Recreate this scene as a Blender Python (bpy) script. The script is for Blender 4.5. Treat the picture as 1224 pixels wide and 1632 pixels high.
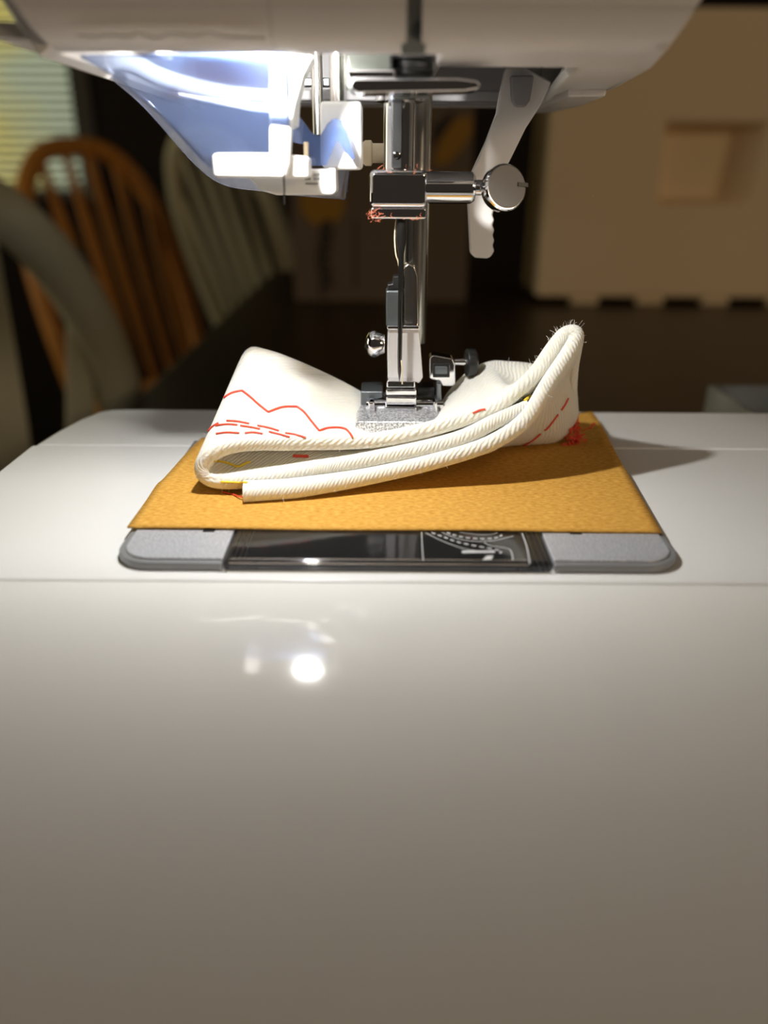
import bpy, bmesh, math, random
from mathutils import Vector, Matrix
from mathutils.bvhtree import BVHTree

random.seed(7)
for o in list(bpy.data.objects):
    bpy.data.objects.remove(o)
scene = bpy.context.scene
COL = scene.collection

# Lengths below are millimetres; the bed of the machine is z = 0 and lies 840 mm above the floor.
S = 0.001
Z0 = 840.0
def W(p):
    return Vector((p[0] * S, p[1] * S, (p[2] + Z0) * S))

# ------------------------------------------------------------------ camera
FPX = 1240.0
PITCH = math.radians(23.96)
ROLL = math.radians(0.35)
CAM = Vector((0, 0, 57.8))
_f = Vector((0, math.cos(PITCH), -math.sin(PITCH)))
_u0 = Vector((0, math.sin(PITCH), math.cos(PITCH)))
_r0 = Vector((1, 0, 0))
_r = _r0 * math.cos(ROLL) + _u0 * math.sin(ROLL)
_u = _u0 * math.cos(ROLL) - _r0 * math.sin(ROLL)
cam_d = bpy.data.cameras.new('camera')
cam = bpy.data.objects.new('camera', cam_d)
COL.objects.link(cam)
M = Matrix(((_r.x, _u.x, -_f.x), (_r.y, _u.y, -_f.y), (_r.z, _u.z, -_f.z))).to_4x4()
M.translation = W(CAM)
cam.matrix_world = M
cam_d.sensor_fit = 'VERTICAL'
cam_d.lens = 5.7
cam_d.sensor_height = 5.7 * 1632 / FPX
cam_d.sensor_width = 5.7 * 1224 / FPX
cam_d.clip_start = 0.005
cam_d.clip_end = 50
cam_d.dof.use_dof = True
cam_d.dof.focus_distance = 0.150
cam_d.dof.aperture_fstop = 1.9
scene.camera = cam

# ------------------------------------------------------------------ world, lights, exposure
world = bpy.data.worlds.new('world')
scene.world = world
world.use_nodes = True
wb = world.node_tree.nodes['Background']
wb.inputs[0].default_value = (1.0, 0.80, 0.60, 1)
wb.inputs[1].default_value = 0.03

def area_light(name, loc, target, size, power, color, shape='DISK'):
    d = bpy.data.lights.new(name, 'AREA')
    d.shape = shape
    d.size = size * S
    d.energy = power
    d.color = color
    o = bpy.data.objects.new(name, d)
    COL.objects.link(o)
    o.location = W(loc)
    o.rotation_euler = (W(target) - W(loc)).to_track_quat('-Z', 'Y').to_euler()
    return o
# warm room lamp, above and behind the photographer, to the right
area_light('room_lamp_light', (1250, -1150, 560), (0, 200, 0), 450, 7.0, (1.0, 0.77, 0.53))

# added out-of-view light, brightens the left sides of foam block and chairs
area_light('added_side_light', (-2450, 700, 420), (0, 900, 0), 1100, 7.0, (1.0, 0.90, 0.66), 'SQUARE')

scene.view_settings.view_transform = 'Standard'
scene.view_settings.look = 'None'
scene.view_settings.exposure = 0.0
scene.view_settings.gamma = 1.0
scene.view_settings.use_curve_mapping = False
scene.cycles.use_denoising = True
scene.cycles.max_bounces = 10
scene.cycles.transparent_max_bounces = 12

# ------------------------------------------------------------------ measuring from the photograph
def ray(px, py):
    return (_f + _r * ((px - 612) / FPX) + _u * (-(py - 816) / FPX))
def at(px, py, Y):
    d = ray(px, py)
    return CAM + d * (Y / d.y)
def at_z(px, py, z):
    d = ray(px, py)
    return CAM + d * ((z - CAM.z) / d.z)

# ------------------------------------------------------------------ materials
def mat(name, color=(0.8, 0.8, 0.8), rough=0.5, metal=0.0, spec=0.5, **kw):
    m = bpy.data.materials.new(name)
    m.use_nodes = True
    b = m.node_tree.nodes['Principled BSDF']
    b.inputs['Base Color'].default_value = (*color, 1)
    b.inputs['Roughness'].default_value = rough
    b.inputs['Metallic'].default_value = metal
    b.inputs['Specular IOR Level'].default_value = spec
    for k, v in kw.items():
        b.inputs[k].default_value = v
    return m
def nodes(m):
    return m.node_tree.nodes, m.node_tree.links, m.node_tree.nodes['Principled BSDF']
def bump_noise(m, scale, strength, dist=0.0002, detail=3.0, coord='Object'):
    n, l, b = nodes(m)
    tc = n.new('ShaderNodeTexCoord'); t = n.new('ShaderNodeTexNoise')
    t.inputs['Scale'].default_value = scale; t.inputs['Detail'].default_value = detail
    l.new(tc.outputs[coord], t.inputs['Vector'])
    bp = n.new('ShaderNodeBump'); bp.inputs['Strength'].default_value = strength
    bp.inputs['Distance'].default_value = dist
    l.new(t.outputs['Fac'], bp.inputs['Height']); l.new(bp.outputs['Normal'], b.inputs['Normal'])
    return t
def color_noise(m, scale, c0, c1, p0=0.35, p1=0.65, detail=4.0, stretch=(1, 1, 1), coord='Object'):
    n, l, b = nodes(m)
    tc = n.new('ShaderNodeTexCoord'); mp = n.new('ShaderNodeMapping')
    mp.inputs['Scale'].default_value = stretch
    t = n.new('ShaderNodeTexNoise'); t.inputs['Scale'].default_value = scale; t.inputs['Detail'].default_value = detail
    r = n.new('ShaderNodeValToRGB')
    r.color_ramp.elements[0].position = p0; r.color_ramp.elements[0].color = (*c0, 1)
    r.color_ramp.elements[1].position = p1; r.color_ramp.elements[1].color = (*c1, 1)
    l.new(tc.outputs[coord], mp.inputs['Vector']); l.new(mp.outputs['Vector'], t.inputs['Vector'])
    l.new(t.outputs['Fac'], r.inputs['Fac']); l.new(r.outputs['Color'], b.inputs['Base Color'])
    return r

M_bed = mat('bed_plastic', (0.80, 0.80, 0.785), 0.32, spec=0.45)
M_front = mat('glossy_white_plastic', (0.80, 0.795, 0.76), 0.07, spec=0.5)
M_head = mat('head_plastic', (0.84, 0.80, 0.765), 0.30, spec=0.4)
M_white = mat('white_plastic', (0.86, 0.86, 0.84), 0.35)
M_lever = mat('lever_plastic', (0.80, 0.78, 0.76), 0.4)
M_chrome = mat('chrome', (0.80, 0.80, 0.83), 0.07, 1.0)
M_steel = mat('brushed_steel', (0.62, 0.60, 0.56), 0.22, 1.0)
M_kface = mat('knob_face_steel', (0.12, 0.12, 0.122), 0.4, 0.4)
M_slot = mat('slot_plate_grey', (0.30, 0.33, 0.335), 0.45, 0.1)
M_needle = mat('needle_steel', (0.10, 0.095, 0.09), 0.2, 0.9)
M_satin = mat('satin_steel', (0.86, 0.84, 0.84), 0.45, 0.55)
M_dsteel = mat('dark_steel', (0.20, 0.22, 0.23), 0.35, 0.8)
M_black = mat('black_plastic', (0.012, 0.012, 0.012), 0.35)
M_grey = mat('cavity_grey', (0.27, 0.265, 0.27), 0.5)
M_guide = mat('guide_plate_steel', (0.13, 0.145, 0.13), 0.5, 0.6)
M_silver = mat('silver_paint', (0.50, 0.51, 0.545), 0.36, 0.35)
color_noise(M_silver, 4200, (0.38, 0.39, 0.42), (0.74, 0.75, 0.79), 0.38, 0.68, 2)
bump_noise(M_silver, 4200, 0.3, 0.00006)
M_sole = mat('glitter_sole', (0.6, 0.6, 0.62), 0.3, 0.6)
color_noise(M_sole, 2600, (0.35, 0.35, 0.37), (0.9, 0.9, 0.92), 0.4, 0.6, 2)
bump_noise(M_sole, 2400, 0.6, 0.0002)
M_edge = mat('plate_edge_grey', (0.27, 0.275, 0.28), 0.4, 0.3)
M_clear_g = mat('clear_plastic', (0.88, 0.86, 0.86), 0.03, **{'Transmission Weight': 1.0, 'IOR': 1.46})
M_print = mat('white_print', (0.55, 0.55, 0.55), 0.5)
M_well = mat('bobbin_well_grey', (0.46, 0.42, 0.33), 0.4)
M_led = mat('led_lens', (1, 1, 1), 0.3)
_b = M_led.node_tree.nodes['Principled BSDF']
_b.inputs['Emission Color'].default_value = (0.90, 0.95, 1, 1); _b.inputs['Emission Strength'].default_value = 40

def film_mat(name, tint, body, opac, gloss):
    m = bpy.data.materials.new(name); m.use_nodes = True
    n, l = m.node_tree.nodes, m.node_tree.links
    n.clear()
    out = n.new('ShaderNodeOutputMaterial')
    tr = n.new('ShaderNodeBsdfTransparent'); tr.inputs[0].default_value = (*tint, 1)
    df = n.new('ShaderNodeBsdfDiffuse'); df.inputs[0].default_value = (*body, 1)
    tl = n.new('ShaderNodeBsdfTranslucent'); tl.inputs[0].default_value = (*body, 1)
    gl = n.new('ShaderNodeBsdfGlossy'); gl.inputs[0].default_value = (0.9, 0.93, 1, 1); gl.inputs['Roughness'].default_value = 0.08
    m1 = n.new('ShaderNodeMixShader'); m1.inputs[0].default_value = 0.5
    l.new(df.outputs[0], m1.inputs[1]); l.new(tl.outputs[0], m1.inputs[2])
    m2 = n.new('ShaderNodeMixShader'); m2.inputs[0].default_value = opac
    l.new(tr.outputs[0], m2.inputs[1]); l.new(m1.outputs[0], m2.inputs[2])
    fr = n.new('ShaderNodeFresnel'); fr.inputs[0].default_value = 1.5
    ad = n.new('ShaderNodeMath'); ad.operation = 'MULTIPLY_ADD'; ad.inputs[1].default_value = 1.0; ad.inputs[2].default_value = gloss
    l.new(fr.outputs[0], ad.inputs[0])
    m3 = n.new('ShaderNodeMixShader'); l.new(ad.outputs[0], m3.inputs[0])
    l.new(m2.outputs[0], m3.inputs[1]); l.new(gl.outputs[0], m3.inputs[2])
    l.new(m3.outputs[0], out.inputs[0])
    return m
M_film = film_mat('blue_clear_film', (0.80, 0.86, 1.0), (0.20, 0.29, 0.56), 0.42, 0.05)
M_clear = film_mat('clear_cover_plastic', (0.86, 0.84, 0.83), (0.5, 0.48, 0.46), 0.05, 0.0)
M_film2 = film_mat('grey_clear_film', (0.86, 0.87, 0.92), (0.36, 0.38, 0.46), 0.18, 0.05)

M_paper = mat('kraft_paper', (0.62, 0.36, 0.08), 0.85, spec=0.15)
color_noise(M_paper, 900, (0.46, 0.225, 0.032), (0.68, 0.385, 0.085), 0.3, 0.7, 6, (1, 2.2, 1))
bump_noise(M_paper, 1400, 0.4, 0.0001)

def fabric_material():
    m = mat('cotton_canvas', (0.83, 0.81, 0.73), 0.9, spec=0.1)
    n, l, b = nodes(m)
    b.inputs['Sheen Weight'].default_value = 0.2
    b.inputs['Subsurface Weight'].default_value = 0.35; b.inputs['Subsurface Radius'].default_value = (1.0, 0.85, 0.5); b.inputs['Subsurface Scale'].default_value = 0.002
    uv = n.new('ShaderNodeUVMap'); uv.uv_map = 'UVMap'
    mp = n.new('ShaderNodeMapping'); mp.inputs['Rotation'].default_value = (0, 0, math.radians(38))
    wv = n.new('ShaderNodeTexWave'); wv.inputs['Scale'].default_value = 0.42
    wv.inputs['Distortion'].default_value = 2.6; wv.inputs['Detail'].default_value = 1.0; wv.inputs['Detail Scale'].default_value = 1.5
    l.new(uv.outputs[0], mp.inputs['Vector']); l.new(mp.outputs[0], wv.inputs['Vector'])
    nz = n.new('ShaderNodeTexNoise'); nz.inputs['Scale'].default_value = 1.6; nz.inputs['Detail'].default_value = 4
    l.new(uv.outputs[0], nz.inputs['Vector'])
    ad = n.new('ShaderNodeMath'); ad.operation = 'ADD'
    l.new(wv.outputs['Fac'], ad.inputs[0]); l.new(nz.outputs['Fac'], ad.inputs[1])
    bp = n.new('ShaderNodeBump'); bp.inputs['Strength'].default_value = 0.6; bp.inputs['Distance'].default_value = 0.00022
    l.new(ad.outputs[0], bp.inputs['Height']); l.new(bp.outputs['Normal'], b.inputs['Normal'])
    return m
M_fabric = fabric_material()
M_red = mat('red_thread', (0.78, 0.075, 0.035), 0.6)
M_yellow = mat('yellow_thread', (0.85, 0.62, 0.02), 0.6)
M_fuzz = mat('cotton_fibre', (0.85, 0.82, 0.75), 0.9)
M_lint = mat('red_lint', (0.45, 0.12, 0.06), 0.9)
M_thread = mat('cream_thread', (0.78, 0.66, 0.45), 0.7)

M_table = mat('dark_table_wood', (0.035, 0.018, 0.007), 0.38)
color_noise(M_table, 9, (0.026, 0.013, 0.005), (0.050, 0.026, 0.010), 0.3, 0.7, 5, (8, 1, 1))
M_oak = mat('orange_oak', (0.46, 0.17, 0.030), 0.4)
color_noise(M_oak, 30, (0.66, 0.25, 0.035), (0.86, 0.38, 0.07), 0.3, 0.7, 5, (4, 4, 0.6))
M_cream = mat('cream_paint', (0.80, 0.74, 0.50), 0.5)
M_foam = mat('foam_beads', (0.90, 0.71, 0.45), 0.85, spec=0.2)
bump_noise(M_foam, 160, 0.4, 0.0015, 2)
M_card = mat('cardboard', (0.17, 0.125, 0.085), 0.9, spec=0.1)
M_ink = mat('dark_ink', (0.035, 0.025, 0.018), 0.8)
M_yel = mat('yellow_ink', (0.34, 0.17, 0.015), 0.8)
M_tray = mat('pale_tray_plastic', (0.52, 0.54, 0.50), 0.3)
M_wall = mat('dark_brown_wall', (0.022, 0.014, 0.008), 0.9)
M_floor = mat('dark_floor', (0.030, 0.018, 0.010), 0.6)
M_trim = mat('window_trim', (0.10, 0.085, 0.06), 0.6)
M_slat = mat('blind_slat', (0.55, 0.58, 0.50), 0.6)
def pane_material():
    m = bpy.data.materials.new('daylight_pane'); m.use_nodes = True
    n, l = m.node_tree.nodes, m.node_tree.links
    b = n['Principled BSDF']
    tc = n.new('ShaderNodeTexCoord'); t = n.new('ShaderNodeTexNoise'); t.inputs['Scale'].default_value = 3.2; t.inputs['Detail'].default_value = 2
    l.new(tc.outputs['Object'], t.inputs['Vector'])
    sx = n.new('ShaderNodeSeparateXYZ'); l.new(tc.outputs['Object'], sx.inputs[0])
    ma = n.new('ShaderNodeMath'); ma.operation = 'MULTIPLY_ADD'; ma.inputs[1].default_value = 1.6; ma.inputs[2].default_value = 1.95
    l.new(sx.outputs['X'], ma.inputs[0])
    mb = n.new('ShaderNodeMath'); mb.operation = 'ADD'; l.new(ma.outputs[0], mb.inputs[0]); l.new(t.outputs['Fac'], mb.inputs[1])
    r = n.new('ShaderNodeValToRGB')
    e = r.color_ramp.elements
    e[0].position = 0.38; e[0].color = (0.60, 0.50, 0.13, 1)
    e[1].position = 0.62; e[1].color = (0.42, 0.47, 0.33, 1)
    l.new(mb.outputs[0], r.inputs['Fac'])
    l.new(r.outputs['Color'], b.inputs['Emission Color'])
    b.inputs['Emission Strength'].default_value = 1.0
    b.inputs['Base Color'].default_value = (0.2, 0.2, 0.2, 1); b.inputs['Roughness'].default_value = 0.1
    return m
M_pane = pane_material()

# ------------------------------------------------------------------ mesh helpers
def link(name, me, material, parent=None):
    o = bpy.data.objects.new(name, me)
    COL.objects.link(o)
    if material is not None:
        me.materials.append(material)
    if parent is not None:
        o.parent = parent
        if parent.type == 'EMPTY':
            o.matrix_parent_inverse = PINV[parent.name]
    return o
PINV = {}
def bevel(o, w, seg=2, ang=35):
    if w:
        md = o.modifiers.new('bevel', 'BEVEL')
        md.width = w * S; md.segments = seg; md.limit_method = 'ANGLE'; md.angle_limit = math.radians(ang)
        md.harden_normals = True
    return o
def smooth(me, ang=40):
    for p in me.polygons:
        p.use_smooth = True
    if ang is not None:
        me.set_sharp_from_angle(angle=math.radians(ang))
class B:
    """collects shapes (mm) into one mesh"""
    def __init__(s):
        s.v = []; s.f = []
    def add(s, vs, fs):
        k = len(s.v)
        s.v += [tuple(v) for v in vs]
        s.f += [tuple(i + k for i in f) for f in fs]
        return s
    def box(s, lo, hi):
        x0, y0, z0 = lo; x1, y1, z1 = hi
        return s.add([(x0,y0,z0),(x1,y0,z0),(x1,y1,z0),(x0,y1,z0),(x0,y0,z1),(x1,y0,z1),(x1,y1,z1),(x0,y1,z1)],
                     [(0,3,2,1),(4,5,6,7),(0,1,5,4),(1,2,6,5),(2,3,7,6),(3,0,4,7)])
    def prism(s, pts, off):
        """closed polygon pts (3D, planar) swept by vector off"""
        n = len(pts); off = Vector(off)
        a = [Vector(p) for p in pts]
        return s.add(a + [p + off for p in a],
                     [tuple(range(n)), tuple(range(2*n-1, n-1, -1))] + [((i+1) % n, i, i+n, (i+1) % n + n) for i in range(n)])
    def cyl(s, p0, p1, r0, r1=None, n=24, caps=True):
        p0, p1 = Vector(p0), Vector(p1); r1 = r0 if r1 is None else r1
        return s.lathe(p0, p1 - p0, [(0, r0), ((p1 - p0).length, r1)], n, caps)
    def lathe(s, p, axis, prof, n=24, caps=True):
        """prof: (distance along the axis, radius)"""
        p = Vector(p); ax = Vector(axis).normalized()
        t = ax.orthogonal().normalized(); q = ax.cross(t)
        vs = []; fs = []
        for (h, r) in prof:
            for i in range(n):
                a = 2 * math.pi * i / n
                vs.append(p + ax * h + (t * math.cos(a) + q * math.sin(a)) * r)
        for k in range(len(prof) - 1):
            for i in range(n):
                j = (i + 1) % n
                fs.append((k*n+i, k*n+j, (k+1)*n+j, (k+1)*n+i))
        if caps:
            fs.append(tuple(range(n-1, -1, -1))); fs.append(tuple((len(prof)-1)*n + i for i in range(n)))
        return s.add(vs, fs)
    def tube(s, pts, r, n=8, taper=None):
        pts = [Vector(p) for p in pts]
        vs = []; fs = []; m = len(pts)
        up = Vector((0.13, 0.21, 0.97))
        for k, p in enumerate(pts):
            t = (pts[min(k+1, m-1)] - pts[max(k-1, 0)])
            t = t.normalized() if t.length > 1e-9 else Vector((0, 0, 1))
            a = t.cross(up); a = a.normalized() if a.length > 1e-4 else t.orthogonal().normalized()
            c = t.cross(a)
            rr = r if taper is None else r * taper(k / (m - 1))
            for i in range(n):
                g = 2 * math.pi * i / n
                vs.append(p + (a * math.cos(g) + c * math.sin(g)) * rr)
        for k in range(m - 1):
            for i in range(n):
                j = (i + 1) % n
                fs.append((k*n+i, k*n+j, (k+1)*n+j, (k+1)*n+i))
        fs.append(tuple(range(n-1, -1, -1))); fs.append(tuple((m-1)*n + i for i in range(n)))
        return s.add(vs, fs)
    def mesh(s, name, ang=40):
        me = bpy.data.meshes.new(name)
        me.from_pydata([W(v) for v in s.v], [], s.f)
        bm = bmesh.new(); bm.from_mesh(me)
        bmesh.ops.recalc_face_normals(bm, faces=bm.faces)
        bm.to_mesh(me); bm.free()
        smooth(me, ang)
        return me
    def build(s, name, material, parent=None, bev=0, seg=2, ang=40):
        o = link(name, s.mesh(name, None if bev else ang), material, parent)
        if bev:
            bevel(o, bev, seg)
        return o
def crom(pts, n):
    """Catmull-Rom through points, n samples between each two"""
    pts = [Vector(p) for p in pts]; out = []
    for i in range(len(pts) - 1):
        p0, p1, p2, p3 = pts[max(i-1, 0)], pts[i], pts[i+1], pts[min(i+2, len(pts)-1)]
        for k in range(n):
            t = k / n
            out.append(0.5 * ((2*p1) + (p2-p0)*t + (2*p0-5*p1+4*p2-p3)*t*t + (3*p1-p0-3*p2+p3)*t**3))
    out.append(pts[-1])
    return out
def pxpoly(b, poly, Y, thick):
    """flat plate seen face-on: outline measured at depth Y, thick mm deep"""
    return b.prism([at(x, y, Y) for x, y in poly], (0, thick, 0))
def tag(o, label, cat, group=None):
    o['label'] = label; o['category'] = cat
    if group: o['group'] = group
    return o
def struct(o):
    o['kind'] = 'structure'; return o
def empty(name, loc):
    o = bpy.data.objects.new(name, None); COL.objects.link(o)
    o.empty_display_size = 0.02
    o.location = W(loc)
    PINV[o.name] = Matrix.Translation(-W(loc))
    return o
def apply_boolean(o, cut_b):
    c = cut_b.build('cutter', None)
    md = o.modifiers.new('cut', 'BOOLEAN'); md.object = c; md.operation = 'DIFFERENCE'; md.solver = 'EXACT'
    dg = bpy.context.evaluated_depsgraph_get()
    me = bpy.data.meshes.new_from_object(o.evaluated_get(dg))
    old = o.data; o.modifiers.clear(); o.data = me
    me.name = old.name
    bpy.data.objects.remove(c)
    return o

# ------------------------------------------------------------------ room
TZ = -100.0     # table top
FZ = -840.0     # floor
BW = 2750.0     # back wall
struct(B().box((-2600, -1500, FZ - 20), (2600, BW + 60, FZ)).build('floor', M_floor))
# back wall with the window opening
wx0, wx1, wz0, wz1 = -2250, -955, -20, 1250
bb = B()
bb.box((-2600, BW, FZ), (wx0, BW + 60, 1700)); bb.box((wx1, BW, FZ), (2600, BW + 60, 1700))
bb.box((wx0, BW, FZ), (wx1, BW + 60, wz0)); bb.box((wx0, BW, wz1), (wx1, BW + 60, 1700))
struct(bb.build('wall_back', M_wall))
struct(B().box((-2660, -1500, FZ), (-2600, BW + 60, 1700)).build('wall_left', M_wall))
win = struct(B().box((wx0, BW + 40, wz0), (wx1, BW + 46, wz1)).build('window_1', M_pane))
fr = B()
fr.box((wx1 - 28, BW - 14, wz0), (wx1 + 30, BW, wz1)); fr.box((wx0 - 40, BW - 14, wz0), (wx0, BW, wz1))
fr.box((wx0 - 40, BW - 14, wz1), (wx1 + 30, BW, wz1 + 60))
fr.build('window_frame', M_trim, win)
B().box((wx0 - 60, BW - 50, wz0 - 30), (wx1 + 45, BW, wz0)).build('window_sill', M_trim, win, 3)
bl = empty('window_blind', ((wx0 + wx1) / 2, BW - 10, wz0))
tag(bl, 'pale horizontal slatted blind hanging over the bright window', 'blind')
B().box((wx0 + 4, BW + 2, wz1 - 50), (wx1 - 30, BW + 34, wz1 - 4)).build('head_rail', M_slat, bl, 2)
sl = B()
w2, tilt = 11.5, math.radians(38)
cy, sy = math.cos(tilt) * w2, math.sin(tilt) * w2
sl.prism([(0, BW + 18 - cy, -sy), (0, BW + 18, 1.2), (0, BW + 18 + cy, sy), (0, BW + 18 + cy, sy + .7), (0, BW + 18, 2.0), (0, BW + 18 - cy, .7 - sy)], (wx1 - 34 - wx0 - 4, 0, 0))
slat_me = None
z = wz0 + 20; k = 0
while z < wz1 - 60:
    if slat_me is None:
        o0 = sl.build('slat', M_slat, bl); slat_me = o0.data; o = o0
    else:
        o = bpy.data.objects.new('slat', slat_me); COL.objects.link(o); o.parent = bl; o.matrix_parent_inverse = PINV[bl.name]
    o.location = ((wx0 + 6) * S, 0, z * S)
    z += 25; k += 1
B().box((wx0 + 6, BW + 6, wz0 + 2), (wx1 - 32, BW + 30, wz0 + 10)).build('bottom_rail', M_slat, bl, 2)

# ------------------------------------------------------------------ table
tb = empty('dining_table', (500, 500, FZ))
tag(tb, 'dark stained wooden table under the sewing machine', 'table')
B().box((-185, -160, TZ - 28), (1150, 1330, TZ)).build('tabletop', M_table, tb, 4, 3)
B().box((-110, -90, TZ - 110), (1080, 1260, TZ - 28)).build('apron', M_table, tb, 2)
for x in (-100, 1040):
    for y in (-80, 1220):
        lg = B().lathe((x + 25, y + 25, FZ), (0, 0, 1), [(0, 22), (120, 30), (480, 38), (560, 30), (600, 40), (715, 40)], 16)
        lg.build('leg', M_table, tb)

# ------------------------------------------------------------------ chairs
def windsor(label, loc, face_deg, material, scale=1.0, slat_w=26, group=None, nsp=6, lean=0.26, bow_r=17):
    """bow-back chair, local +x is where a sitter faces"""
    root = empty('bow_back_chair', (loc[0], loc[1], FZ))
    tag(root, label, 'chair', group)
    a = math.radians(face_deg); ca, sa = math.cos(a), math.sin(a)
    def T(p):
        x, y, zz = p[0] * scale, p[1] * scale, p[2] * scale
        return (loc[0] + x * ca - y * sa, loc[1] + x * sa + y * ca, FZ + zz)
    # seat: rounded shield
    o = []
    for i in range(28):
        t = 2 * math.pi * i / 28
        r = 1.0 / (abs(math.cos(t)) ** 3 + abs(math.sin(t)) ** 3) ** (1 / 3)
        o.append((205 * r * math.cos(t), (212 - 14 * (1 - math.cos(t)) / 2) * r * math.sin(t), 432))
    B().prism([T(p) for p in o], (0, 0, 34 * scale)).build('seat', material, root, 8, 3)
    for sx in (-1, 1):
        for s2 in (-1, 1):
            B().tube([T((sx * 140, s2 * 140, 440)), T((sx * 165, s2 * 163, 260)), T((sx * 195, s2 * 190, 0))], 19 * scale, 12, lambda t: 1.0 - 0.35 * abs(t - .4) * 1.6).build('leg', material, root)
    for s2 in (-1, 1):
        B().tube([T((-172, s2 * 170, 190)), T((172, s2 * 170, 190))], 11 * scale, 10).build('stretcher', material, root)
    B().tube([T((0, -170, 190)), T((0, 170, 190))], 11 * scale, 10).build('stretcher', material, root)
    # bow
    H = 520.0; hw = 205.0; x0 = -165
    def bowpt(t):   # t 0..1 round the hoop
        ang = math.pi * t
        yy = -math.cos(ang); hh = math.sin(ang)
        yy = math.copysign(abs(yy) ** 0.72, yy); hh = hh ** 0.72
        return (x0 - lean * hh * H, yy * hw * (0.86 + 0.14 * min(1, hh * 1.4)), 455 + hh * H)
    B().tube([T(bowpt(i / 40)) for i in range(41)], bow_r * scale, 12).build('bow', material, root)
    for i in range(nsp):
        y0 = -hw * 0.62 + hw * 1.24 * i / (nsp - 1)
        yt = y0 * 1.18
        # where the slat meets the bow
        best = min((abs(bowpt(j / 200)[1] - yt), j) for j in range(1, 200) if bowpt(j / 200)[2] > 640)[1]
        q = bowpt(best / 200)
        p = (x0 + 5, y0, 462)
        b = B(); L = []
        for j in range(9):
            t = j / 8
            c = Vector(p) * (1 - t) + Vector(q) * t
            L.append((c, slat_w * (0.32 + 0.30 * math.sin(math.pi * min(1, t * 1.05))) ))
        vs = []; fs = []
        for c, w in L:
            for dy, dx in ((-w, -4), (w, -4), (w, 4), (-w, 4)):
                vs.append(T((c.x + dx, c.y + dy, c.z)))
        for j in range(8):
            for k2 in range(4):
                fs.append((j*4+k2, j*4+(k2+1) % 4, (j+1)*4+(k2+1) % 4, (j+1)*4+k2))
        fs += [(3, 2, 1, 0), (32, 33, 34, 35)]
        b.add(vs, fs); b.build('spindle', material, root, 2)
    return root
windsor('orange oak bow-back chair in front of the blind', (-405, 1614), -37, M_oak, .957, lean=.311, bow_r=20)
windsor('cream painted bow-back chair behind the oak chair, further from the window', (-226, 2298), 52.7, M_cream, .987, slat_w=24, lean=.36, bow_r=22)
windsor('cream painted chair cut off by the left picture edge, nearest the camera', (-486, 768), 119.3, M_cream, .92, slat_w=24, lean=.319, bow_r=20)

# ------------------------------------------------------------------ things at the back of the table
# foam packaging
fy = 1000.0
p_l = at(853, 478, fy)
fx0, fx1 = p_l.x, p_l.x + 430
fz1 = at(900, 8, fy).z
fm = B().box((fx0, fy, TZ + 8), (fx1, fy + 105, fz1)).build('foam_body', M_foam, None)
a0, a1 = at(1062, 195, fy), at(1205, 328, fy)
b0 = at(1048, 328, fy)
cut = B()
q = [(a0.x, fy - 5, a0.z), (a1.x + 6, fy - 5, a0.z), (a1.x, fy - 5, a1.z), (b0.x, fy - 5, a1.z)]
qq = [(a0.x + 6, fy + 40, a0.z - 8), (a1.x - 30, fy + 40, a0.z - 8), (a1.x - 36, fy + 40, a1.z + 6), (b0.x + 4, fy + 40, a1.z + 6)]
cut.add(q + qq, [(0, 1, 2, 3), (7, 6, 5, 4), (0, 4, 5, 1), (1, 5, 6, 2), (2, 6, 7, 3), (3, 7, 4, 0)])
apply_boolean(fm, cut)
fm.name = 'foam_packaging'
bevel(fm, 7, 3, 30); smooth(fm.data, None)
tag(fm, 'upright white foam packing block with a square recess, standing on the table', 'packaging')
xx = fx0 + 4
for i in range(6):
    B().box((xx + 42, fy + 2, TZ), (xx + 76, fy + 100, TZ + 10)).build('foot', M_foam, fm, 2)
    xx += 82
# cardboard box
cy0 = 1002.0
c0, c1 = at(470, 484, cy0), at(742, 484, cy0)
ctop = at(600, 120, cy0).z
cb = empty('cardboard_box', ((c0.x + c1.x) / 2, cy0 + 70, TZ))
tag(cb, 'dim brown cardboard box with printed script, left of the foam block', 'box')
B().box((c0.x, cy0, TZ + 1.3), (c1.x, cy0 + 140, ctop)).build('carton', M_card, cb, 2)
B().box((c0.x, cy0 + 60, ctop), (c1.x, cy0 + 80, ctop + .6)).build('tape', M_yel, cb)
# sideways script line: loops of a pen running down the front
sc_pts = []
for i in range(150):
    t = i / 149
    yy = 352 + t * 112
    xx = 518 + 9 * math.sin(t * 2 * math.pi * 7) + 3 * math.sin(t * 9)
    yy += 7 * math.cos(t * 2 * math.pi * 7)
    p = at(xx, yy, cy0 - .3); sc_pts.append(p)
B().tube(sc_pts, 2.6, 6).build('printed_script', M_ink, cb)
sc_pts = [at(566 + 2.5 * math.sin(i * 1.9), 350 + i * 1.0, cy0 - .2) for i in range(110)]
B().tube(sc_pts, 0.9, 5).build('small_print', M_ink, cb)
pc = at(514, 322, cy0 - .4)
B().cyl(pc, pc + Vector((0, -.8, 0)), 27, n=28).build('yellow_emblem', M_yel, cb)
poly = [(690, 262), (700, 225), (722, 190), (752, 185), (752, 212), (738, 236), (712, 262)]
B().prism([at(x, y, cy0 - .3) for x, y in poly], (0, -.8, 0)).build('yellow_patch', M_yel, cb)
poly = [(690, 200), (722, 176), (724, 190), (702, 222), (690, 236)]
B().prism([at(x, y, cy0 - .3) for x, y in poly], (0, -.9, 0)).build('dark_patch', M_ink, cb)

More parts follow.
